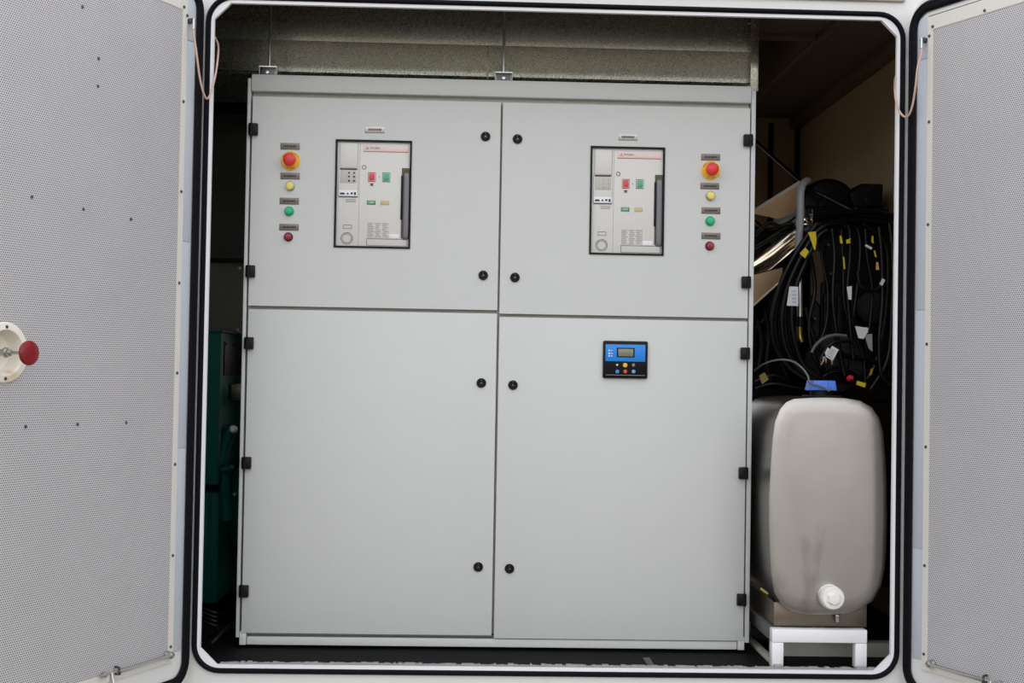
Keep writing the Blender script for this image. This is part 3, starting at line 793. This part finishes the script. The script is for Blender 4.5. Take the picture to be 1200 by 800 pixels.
# small brass-ended pipe at the tank foot
b = MB(); b.tube([P(884, 686, 3.96), P(893, 691, 3.94), P(903, 699, 3.93), P(911, 708, 3.925), P(917, 716, 3.93)], .0045, 8); pf = part('feed_hose', b, cable_blk, tank)
b = MB(); b.cyl(P(891, 689.5, 3.938), P(900, 696, 3.928), .0058, n=10); part('hose_end', b, brass, pf)

X0, X1 = P(905, 740, 3.875).x, P(1016.5, 740, 3.875).x
st = thing('tank_stand', 'white square tube stand under the stainless steel tank', 'stand', ((X0+X1)/2, 4.1, 0))
Y0, Y1, tb = 3.875, 4.37, .036
b = MB(); b.box(X0, X1, Y0, Y0+tb, zs-.040, zs, .003); part('front_rail', b, white_paint, st)
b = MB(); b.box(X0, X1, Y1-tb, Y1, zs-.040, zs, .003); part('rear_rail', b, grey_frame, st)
for x in (X0, X1-tb):
    b = MB(); b.box(x, x+tb, Y0+tb, Y1-tb, zs-.040, zs, .003); part('side_rail', b, mat('dark_grey_rail', (92, 92, 92), .5, var=.1), st, label='dark grey side rail')  # side rails darker grey than the white front rail
for x in (X0, X1-tb):
    for y in (Y0, Y1-tb):
        b = MB(); b.box(x, x+tb, y+.001, y+tb-.001, 0, zs-.0402, .003); part('leg', b, white_paint, st)

# skid members on the floor
def beam(x0, x1, y0, y1, z1, label, m=grey_frame):
    b = MB(); b.box(x0, x1, y0, y1, 0, z1, .003); tag(part('skid_beam', b, m), label, 'beam')
beam(P(905, 770, 4.03).x, 1.55, 4.03, 4.08, .045, 'grey steel skid beam crossing the floor under the tank stand')
beam(P(897, 770, 4.0).x-.005, P(897, 770, 4.0).x+.02, 3.86, 5.8, .012, 'flat grey strip on the floor between cabinet and tank stand')
b = MB(); b.box(P(761, 775, 3.9).x-.01, P(761, 775, 3.9).x+.012, 3.86, 3.98, 0, .004, .001)
tag(part('floor_plate', b, dark_steel), 'small grey strip pointing to the sill under the right cabinet half', 'strip')

# ------------------------------------------------------------------ engine at the right, behind the tank
eng = thing('engine', 'black diesel engine packed against the right wall behind the steel tank', 'engine', (1.3, 5.0, 0))
EY = 4.62
def ex(px, Y=EY): return P(px, 300, Y).x
def ez(py, Y=EY): return P(980, py, Y).z
b = MB(); b.box(ex(948), 1.555, EY, 5.7, .12, ez(262), .02); b.box(ex(960), ex(1042), EY-.03, EY, ez(470), ez(330), .012)
for k in range(5): b.box(ex(962+16*k), ex(972+16*k), EY-.045, EY, ez(440), ez(345), .006)
part('engine_block', b, eng_black, eng)
b = MB(); b.box(ex(944), ex(1046), EY+.02, 5.6, ez(262)+.001, ez(240), .02)
for k in range(6): b.cyl((ex(952+17*k), EY+.02, ez(251)), (ex(952+17*k), EY+.005, ez(251)), .012, n=6, bev=.002)
part('cylinder_head', b, eng_black, eng)
c = P(971, 243, 4.72); b = MB(); b.cyl((c.x, 4.70, c.z), (c.x, 5.15, c.z), .108, n=40, bev=.02)
for k in range(10):
    a = 2*pi*k/10; b.cyl((c.x+.085*cos(a), 4.69, c.z+.085*sin(a)), (c.x+.085*cos(a), 4.70, c.z+.085*sin(a)), .006, n=6)
b.cyl((c.x, 4.68, c.z), (c.x, 4.70, c.z), .05, n=24, bev=.004)
part('air_filter', b, eng_black, eng)
p = lambda a, c, Y=4.66: (P(a, c, Y).x, P(a, c, Y).z)
b = MB(); b.prism([p(1003, 222), p(1010, 215), p(1035, 215.5), p(1034.5, 242), p(1000, 242), p(996, 226)], 4.66, 4.95, .004)
b.cyl(P(1016, 224, 4.655), P(1016, 224, 4.66), .006, n=8); b.cyl(P(1015, 234, 4.655), P(1015, 234, 4.66), .006, n=8)
part('intake_housing', b, eng_black, eng)
b = MB(); b.cyl(P(978, 425, 4.50), P(978, 425, 4.60), .11, n=40, bev=.01); b.cyl(P(978, 425, 4.48), P(978, 425, 4.5), .05, n=30, bev=.004)
for k in range(6):
    a = 2*pi*k/6; q = P(978, 425, 4.49); b.cyl((q.x+.033*cos(a), 4.475, q.z+.033*sin(a)), (q.x+.033*cos(a), 4.49, q.z+.033*sin(a)), .006, n=6)
part('pulley', b, eng_black, eng)
b = MB(); b.cyl(P(1022, 360, 4.53), P(1022, 360, 4.60), .06, n=32, bev=.008); b.cyl(P(1022, 360, 4.52), P(1022, 360, 4.53), .02, n=12)
part('alternator_pulley', b, eng_black, eng)
b = MB(); b.sheet([P(950, 292, 4.60), P(964, 296, 4.60), P(968, 345, 4.60), P(962, 358, 4.60), P(950, 345, 4.60)], .006); b.cyl(P(958, 312, 4.585), P(958, 312, 4.6), .006, n=6)
part('bracket', b, rust_br, eng)
b = MB(); b.sheet([P(966, 290, 4.59), P(974, 292, 4.59), P(974, 362, 4.59), P(967, 352, 4.59)], .006); part('bracket', b, eng_black, eng)
for px, py, r in ((952, 253, .011), (1047, 254, .006), (1003.5, 244, .004), (984, 375, .006), (978.5, 374, .005), (955.5, 373.5, .006), (975, 321, .007), (998, 300, .006), (1031.5, 285, .005), (1034, 317, .005), (1032, 300, .005), (971, 287, .006)):
    q = P(px, py, 4.58); b = MB(); b.cyl(q, q+Vector((0, .06, 0)), r, n=6, bev=.001); part('bolt', b, dark_steel, eng)
# left side of the engine, dark lump behind the heat shields
b = MB(); b.box(P(886, 300, 4.9).x-.2, ex(948), 4.75, 5.6, .10, ez(266, 4.75), .03)
b.cyl(P(900, 290, 4.72), P(925, 275, 4.72), .045, n=24, bev=.008); b.cyl(P(890, 400, 4.7), P(930, 400, 4.7), .07, n=28, bev=.01); b.cyl(P(905, 340, 4.70), P(905, 420, 4.70), .05, n=24, bev=.01)
part('gearbox_cover', b, eng_black, eng)
q = P(947.5, 258, 4.55); b = MB(); b.lathe([(.017, 0), (.017, .01), (.0125, .013), (.0115, .004), (0, .004)], q, (0.1, -1, .25), 24); part('clamp_ring', b, shield_steel, eng)
q = P(946, 263, 4.55); b = MB(); b.box(q.x-.011, q.x+.011, 4.545, 4.56, q.z-.0035, q.z+.0035, .001); part('clamp_tab', b, steel, eng)

# heat shields
YS = 4.53
hs = thing('heat_shield', 'folded shiny metal sheet slanting up towards the top of the grey pipe', 'shield', P(915, 256, YS))
A, B_, C_, D_ = P(882, 250, YS), P(938.5, 214.5, YS-.01), P(931.5, 248.5, YS+.02), P(912, 256.5, YS+.02)
b = MB(); b.sheet([A, B_, C_, D_], .0015); part('face_sheet', b, shield_face, hs)
up = Vector((-.10, .045, .018))
b = MB(); b.sheet([A+Vector((0, -.001, 0)), B_+Vector((0, -.001, 0)), B_+Vector((-.002, .012, .010)), A+Vector((-.002, .012, .010))], .0015); part('rolled_edge', b, shield_edge_highlight, hs)
hs = thing('heat_shield', 'curved polished metal shroud below the slanting sheet, beside the cabinet edge', 'shield', P(900, 356, YS))
# curved upper surface, lower edge nearer
rows = []
topL, topR = (878, 306), (932, 268); botL, botR = (880, 322), (917.5, 312)
b = bmesh.new(); nr, nc = 10, 10; V = []
for i in range(nr+1):
    t = i/nr; row = []
    for j in range(nc+1):
        s = j/nc
        pa = Vector((topL[0]*(1-s)+topR[0]*s, topL[1]*(1-s)+topR[1]*s)); pb = Vector((botL[0]*(1-s)+botR[0]*s, botL[1]*(1-s)+botR[1]*s+ (0)))
        if s > .6: pb = pb+Vector(((s-.6)/.4*14, -(s-.6)/.4*20))
        q = pa*(1-t)+pb*t
        Yq = YS+.012-.040*t-.006*sin(t*pi*2.4+s*1.5)
        row.append(b.verts.new(P(q.x, q.y, Yq)))
    V.append(row)
for i in range(nr):
    for j in range(nc): b.faces.new((V[i][j], V[i][j+1], V[i+1][j+1], V[i+1][j]))
bmesh.ops.recalc_face_normals(b, faces=b.faces[:]); bmesh.ops.solidify(b, geom=b.faces[:], thickness=.0015)
m = MB(); m._merge(b); part('curved_sheet', m, shield_steel, hs)
y = YS-.032
a1, a2, a3, a4 = P(880, 323, y), P(917, 313.5, y), P(916.5, 328, y+.01), P(880, 360.5, y+.03)
b = MB(); b.sheet([a1, a2, a3, a4], .0015); part('face_sheet', b, shield_face, hs)
b = MB(); b.tube([a4+Vector((0, -.003, 0)), a3+Vector((0, -.003, 0))], .0032, 8, smooth=False); part('rolled_edge', b, shield_edge_highlight, hs)

# grey pipe with a wrapped label
b = MB(); b.tube([P(946, 212, 4.50), P(941.5, 215, 4.46), P(939, 221, 4.44), P(938, 232, 4.43), P(937.5, 262, 4.43), P(935, 292, 4.44)], .0135, 16); gp = part('coolant_pipe', b, pipe_gry, eng, label='upright grey pipe')
b = MB(); b.tube([P(935, 288, 4.445), P(936, 310, 4.47)], .0125, 14, smooth=False); part('sleeve', b, cable_blk, gp)
b = MB(); b.tube([P(936, 308, 4.47), P(937, 330, 4.45), P(937.5, 371, 4.45)], .0105, 16); part('lower_pipe', b, steel, gp)
b = MB(); b.tube([P(937.5, 371, 4.45), P(937.5, 383, 4.45)], .013, 14, smooth=False); part('hose_clamp', b, eng_black, gp)
b = MB(); b.tube([P(937, 382, 4.45), P(937.5, 395, 4.45), P(940, 402, 4.44)], .011, 14); part('elbow', b, brass, gp)
a1, a2, a3, a4 = P(925, 335.5, 4.37), P(935.5, 336, 4.365), P(935.5, 358.5, 4.365), P(922, 358, 4.37)
b = MB(); b.sheet([a1, a2, a3, a4], .0012); part('wrapped_label', b, tag_wht, gp, label='white wrapped label')
b = MB()
for k in range(4):
    q = P(928.5, 341+4.3*k, 4.360); b.box(q.x-.001, q.x+.014, q.y-.0005, q.y+.001, q.z-.0008, q.z+.0008)
part('label_print', b, btn_blue, gp)

# cable harness: many separately routed cables on one loom
har = thing('wiring_harness', 'tangle of black cables with yellow and white tags in front of the engine', 'cable harness', P(960, 440, 4.45))
def cab_px(pts, r, m=cable_blk, nm='cable', Y=4.45, dy=0., label=None):
    b = MB(); b.tube([P(q[0], q[1], (q[2] if len(q) > 2 else Y)+dy) for q in pts], r, 8)
    return part(nm, b, m, har, label=label)
# thick diagonal bundle from top centre down left
for k in range(7):
    o = k*3.2
    cab_px([(958+o*.6, 262+k*1.3), (945+o*.7, 278), (928+o*.9, 305), (914+o, 335), (905+o*1.2, 372), (908+o*1.3, 405), (925+o, 430), (950+o, 447)], .0088, Y=4.40, dy=.022*(k % 3)-.02)
# horizontals across the head
for k, (ya, yb_, r) in enumerate(((249, 247, .008), (255, 250, .008), (261, 258, .010), (267, 262, .007), (244, 252, .006))):
    cab_px([(952, ya+3), (975, ya), (1005, yb_), (1030, yb_+2), (1048, yb_+6)], r, Y=4.50, dy=.02*(k % 2))
# loops hanging in the middle
for k, pts in enumerate((
        [(962, 268), (968, 264), (985, 262), (995, 268), (996, 300), (993, 340), (996, 380), (1000, 420)],
        [(962, 270), (963, 300), (970, 340), (968, 380), (958, 405)],
        [(990, 266), (1004, 268), (1008, 290), (1005, 330), (1000, 370)],
        [(1010, 262), (1022, 270), (1038, 288), (1040, 330), (1036, 380), (1024, 430), (1010, 450)],
        [(1005, 318), (1008, 334), (1018, 341), (1030, 337), (1036, 328)],
        [(975, 268), (978, 300), (976, 350), (982, 400), (990, 440)],
        [(986, 270), (988, 310), (990, 360), (1003, 395), (1012, 420), (1014, 450)],
        [(1014, 268), (1016, 300), (1022, 340), (1018, 390)],
        [(1030, 266), (1033, 300), (1034, 350), (1030, 400), (1033, 440), (1048, 456)],
        [(1042, 262), (1046, 300), (1045, 360), (1040, 420), (1020, 456)],
        [(950, 300), (955, 340), (948, 380), (955, 420), (975, 440), (1000, 448)],
        [(886, 385), (900, 372), (915, 380), (922, 405), (930, 432), (945, 448)],
        [(888, 375), (893, 400), (890, 430)], [(897, 365), (902, 395), (899, 425), (905, 450)], [(906, 372), (912, 400), (918, 430), (930, 452)],
        [(885, 258), (900, 268), (920, 262), (932, 254)], [(884, 275), (900, 262), (915, 265), (930, 262)], [(884, 290), (898, 282), (915, 272), (931, 266)],
        [(960, 445), (975, 436), (995, 438), (1012, 450), (1022, 462)], [(955, 440), (980, 430), (1005, 440), (1024, 458)],
        [(886, 455), (905, 450), (930, 454), (945, 456)], [(885, 447), (905, 440), (925, 446), (942, 452)],
        [(944, 360), (952, 390), (962, 410), (985, 415), (1008, 420), (1030, 425)])):
    cab_px(pts, random.choice((.005, .006, .0075)), Y=4.42+.02*(k % 4))
cab_px([(951, 413), (957, 403), (968, 395), (980, 392.5), (992, 393.5)], .0058, cable_gry, Y=4.36, label='grey cable')
cab_px([(962, 430), (962, 420), (968, 409), (978, 401), (995, 400), (1004, 406)], .0055, cable_blk, Y=4.34)
cab_px([(884, 434, 4.2), (896, 426, 4.12), (912, 421.5, 4.06), (928, 423, 4.02), (940, 431, 3.98), (947, 441, 3.96), (949, 449, 3.955), (960, 452, 3.955), (972, 458, 3.955)], .0032, cable_gry, label='thin grey cable over the blue cap')
def tagp(pts, m, Y, nm='marker_tag', label=None):
    b = MB(); b.sheet([P(a, c, Y) for a, c in pts], .002); return part(nm, b, m, har, label=label)
YY = 'yellow marker tag'
tagp([(947, 272), (956, 271), (957, 282), (955.5, 293), (954, 292)], tag_yel, 4.34, label=YY)
tagp([(937, 297), (943.5, 290), (948, 294.5), (943.5, 302.5)], tag_yel, 4.34, label=YY)
tagp([(984, 276), (986, 276), (988, 285), (984.5, 285)], tag_yel, 4.37, label=YY)
tagp([(991.5, 281), (997, 279), (996, 282), (997, 284.5), (992, 285.5)], tag_yel, 4.37, label=YY)
tagp([(987.8, 301), (989.5, 301), (990.5, 315), (989, 315)], tag_yel, 4.37, label=YY)
tagp([(1021.5, 276.5), (1023.5, 276.5), (1024, 285), (1021.5, 284)], tag_yel, 4.37, label=YY)
tagp([(1023.8, 293.5), (1025.5, 293.5), (1027.5, 301), (1025.5, 301)], tag_yel, 4.37, label=YY)
tagp([(1027, 307), (1029, 307), (1030.5, 316), (1026.5, 316)], mat('tan_tag', (220, 180, 110), .5), 4.37, label='tan marker tag')
tagp([(1004.5, 446), (1015, 449), (1013.5, 454), (1003.5, 450.5)], tag_yel, 4.28, label=YY)
tagp([(1020.5, 432), (1023.5, 431), (1021.5, 439), (1018.5, 440)], mat('ochre_tag', (170, 130, 60), .5), 4.34, label='ochre marker tag')
tagp([(889.5, 440), (896, 436), (901, 444.5), (893, 450)], mat('dull_yellow_tag', (130, 112, 40), .5), 4.36, label='dull yellow marker tag')
WW = 'white marker tag'
tagp([(1013.5, 288), (1015, 286), (1022.5, 290), (1021, 292.5)], tag_wht, 4.37, label=WW)
tagp([(1034, 326), (1037.5, 328), (1034, 334.5), (1030.5, 333)], tag_wht, 4.37, label=WW)
tagp([(992.3, 336), (998.3, 335), (997.8, 351), (994.5, 351)], tag_wht, 4.36, label=WW)
tagp([(1002, 382), (1017.5, 384), (1017, 389), (1012, 397), (1006, 396)], tag_wht, 4.37, label=WW)
tagp([(1013, 392), (1022, 391), (1022.5, 412), (1018, 408)], pipe_gry, 4.375, label='grey ribbon tag')
tagp([(966.8, 413.5), (970, 407), (973, 409), (975, 405), (983, 409.5), (976, 422.5), (968, 418)], tag_wht, 4.30, label='large white label with small print')
b = MB()
for k in range(5):
    q = P(975.5-k*.9, 409.5+k*2.1, 4.298); b.box(q.x-.010, q.x+.010, q.y-.0006, q.y+.0004, q.z-.0007, q.z+.0007, M=Matrix.Translation(q) @ Matrix.Rotation(radians(28), 4, 'Y') @ Matrix.Translation(-q))
part('label_print', b, faint_ink, har)
q = P(996.5, 443.5, 4.30); b = MB(); b.lathe([(0, .022), (.007, .02), (.0105, .012), (.0105, 0), (0, 0)], q+Vector((0, .012, 0)), (.1, -1, .2), 20); part('plug', b, red_pl, har, label='round red plug')
for s in ((962.5, 427, 965, 418), (968, 425, 966, 418), (975, 427, 973, 420)):
    b = MB(); b.tube([P(s[0], s[1], 4.32), P((s[0]+s[2])/2+1, (s[1]+s[3])/2, 4.31), P(s[2], s[3], 4.32)], .0028, 6); part('cable', b, copper, har, label='pinkish wire end')

# ------------------------------------------------------------------ left gap: panels, alternator
def lx(px, Y): return P(px, 400, Y).x
YP = 4.98
b = MB(); z3 = P(265, 305.5, YP).z; z2 = P(265, 250, YP).z
b.box(-1.9, -.55, YP, YP+.02, .05, z3-.006, .001); pn = part('partition_panel', b, mat('grey_partition_paint', (126, 128, 118), .6, var=.1, scale=20))
tag(pn, 'dull grey sheet panel standing behind the alternator left of the cabinet', 'panel')
for px, py in ((281, 314.5), (278, 386.5)):
    q = P(px, py, YP); b = MB(); b.cyl((q.x, YP, q.z), (q.x, YP-.008, q.z), .007, n=6, bev=.001); part('bolt', b, steel, pn)
b = MB(); b.box(-1.9, -.55, YP-.03, YP+.02, z3-.006, z3+.008, .002); part('edge_strip', b, black_plastic, pn)
b = MB(); b.box(-1.9, -.55, YP+.12, YP+.15, 0, P(265, 130, YP+.12).z, .004)
tag(part('air_plenum', b, mat('dull_zinc_sheet', (86, 90, 84), .55, .2, var=.15, scale=12)), 'dim zinc coloured sheet above the grey panel left of the cabinet', 'panel')
z1 = P(265, 117, YP).z
b = MB(); b.box(-1.9, -.55, YP-.02, YP+.06, P(265, 130, YP).z, z1, .003)
tag(part('cross_beam', b, eng_black), 'black cross beam in the gap left of the cabinet top', 'beam')

YA = 4.42
alt = thing('alternator', 'dark teal green generator alternator left of the grey cabinet', 'alternator', (-1.1, 4.9, .1))
za, xa = P(258, 389, YA).z, P(258.5, 430, YA).x
b = MB(); b.box(xa-.5, xa, YA, YA+.62, P(258, 568, YA).z, za, .004); tb_ = part('terminal_box', b, teal, alt)
b = MB(); b.box(xa-.52, xa+.006, YA-.006, YA+.63, za-.002, za+.006, .002); part('box_lid', b, teal, tb_)
b = MB(); b.box(xa+.0005, xa+.004, YA+.05, YA+.55, P(262, 440, YA).z, za-.03, .001)
for yy in (YA+.06, YA+.2, YA+.4): b.cyl((xa, yy, za-.04), (xa+.008, yy, za-.04), .005, n=6)
part('side_cover', b, eng_black, tb_)
q = P(270, 457, YA+.15)
b = MB(); b.box(xa+.001, xa+.11, YA+.16, YA+.3, P(270, 470, YA+.16).z, P(270, 448, YA+.16).z, .012)
b.cyl((xa+.05, YA+.155, P(270, 461, YA+.16).z), (xa+.05, YA+.16, P(270, 461, YA+.16).z), .006, n=6)
part('air_deflector', b, shield_steel, alt, label='brownish shiny metal deflector')
b = MB(); cY = YA+.22; c = P(316, 595, cY)
b.lathe([(0, -.03), (.07, -.03), (.12, -.02), (.165, .0), (.185, .02), (.185, .035), (.17, .04), (.17, .30), (.0, .30)], (c.x, cY, c.z), (0, 1, 0), 56)
for k in range(12):
    a = 2*pi*k/12; b.cyl((c.x+.176*cos(a), cY+.0, c.z+.176*sin(a)), (c.x+.176*cos(a), cY+.03, c.z+.176*sin(a)), .008, n=6)
part('end_bell', b, teal, alt)
b = MB(); b.tube([P(273, 500, YA+.1), P(264, 520, YA+.08), P(258, 545, YA+.06)], .022, 16); b.box(P(257, 548, YA+.05).x-.03, P(257, 548, YA+.05).x+.04, YA+.04, YA+.12, P(257, 552, YA+.05).z, P(257, 546, YA+.05).z, .004)
b.cyl(P(262, 548, YA+.08), P(266, 610, YA+.08), .02, n=16)
part('cable_duct', b, teal, alt)
b = MB(); b.box(-1.35, P(258, 600, YA+.06).x, YA+.05, YA+.5, .06, P(258, 575, YA+.06).z, .02)
for k in range(6): b.cyl((-1.2+.062*k, YA+.045, .1), (-1.2+.062*k, YA+.045, P(258, 580, YA+.06).z), .006, n=8)
part('frame_casing', b, teal, alt)
q = P(272.5, 503.5, YA+.02); b = MB(); b.lathe([(0, .022), (.008, .021), (.013, .014), (.0145, .006), (.012, 0), (0, 0)], q+Vector((0, .02, 0)), (0, -1, .2), 24); part('knob', b, white_pl, alt, label='small white round knob')
q = P(274.5, 579, YA+.12); b = MB(); b.cyl(q, q+Vector((0, .03, 0)), .006, n=6); part('bolt', b, steel, alt)
for k in range(4):
    b = MB(); b.tube([P(238, 712+5*k, 4.2), P(255, 718+5*k, 4.2), P(270, 715+4*k, 4.25), P(290, 700+4*k, 4.35)], .0055, 8)
    tag(part('black_hose', b, cable_blk), ['black hose on the floor left of the cabinet, topmost of four', 'black hose on the floor left of the cabinet, second from the top', 'black hose on the floor left of the cabinet, third from the top', 'black hose on the floor left of the cabinet, lowest of four'][k], 'hose', 'hoses on the floor left of the cabinet')
b = MB(); b.tube([P(249, 752, 4.0), P(268.5, 732, 4.2)], .005, 8, smooth=False)
tag(part('steel_rod', b, steel), 'short bare steel rod lying slanted on the floor left of the cabinet', 'rod')

# ------------------------------------------------------------------ light: overcast sky over a yard
w = bpy.data.worlds.new('overcast_sky'); SC.world = w; w.use_nodes = True
nt = w.node_tree; N = nt.nodes; L = nt.links; bg = N['Background']
tc = N.new('ShaderNodeTexCoord'); sp = N.new('ShaderNodeSeparateXYZ'); L.new(tc.outputs['Generated'], sp.inputs[0])
cr = N.new('ShaderNodeValToRGB'); mr = N.new('ShaderNodeMapRange'); mr.inputs[1].default_value = -1; mr.inputs[2].default_value = 1
L.new(sp.outputs[2], mr.inputs[0]); L.new(mr.outputs[0], cr.inputs[0])
e = cr.color_ramp.elements
e[0].position = 0; e[0].color = (.13, .11, .09, 1)
e[1].position = 1; e[1].color = (.72, .76, .82, 1)
for pos, c in ((.50, (.20, .17, .14, 1)), (.51, (.24, .21, .17, 1)), (.528, (1.0, 1.0, 1.0, 1)), (.62, (1.05, 1.06, 1.08, 1)), (.75, (.88, .90, .94, 1))):
    k = cr.color_ramp.elements.new(pos); k.color = c
L.new(cr.outputs[0], bg.inputs[0]); bg.inputs[1].default_value = 1.0

cam_d = bpy.data.cameras.new('camera'); cam = bpy.data.objects.new('camera', cam_d); COL.objects.link(cam)
cam_d.sensor_width = 36; cam_d.lens = 36*F/1200; cam_d.clip_start = .05; cam_d.clip_end = 60
R = CAMROT @ Matrix.Rotation(pi/2, 3, 'X')
cam.matrix_world = Matrix.Translation((0, 0, H)) @ R.to_4x4()
SC.camera = cam
SC.view_settings.view_transform = 'Standard'; SC.view_settings.look = 'None'; SC.view_settings.gamma = 1
SC.view_settings.use_curve_mapping = False
SC.view_settings.exposure = .98
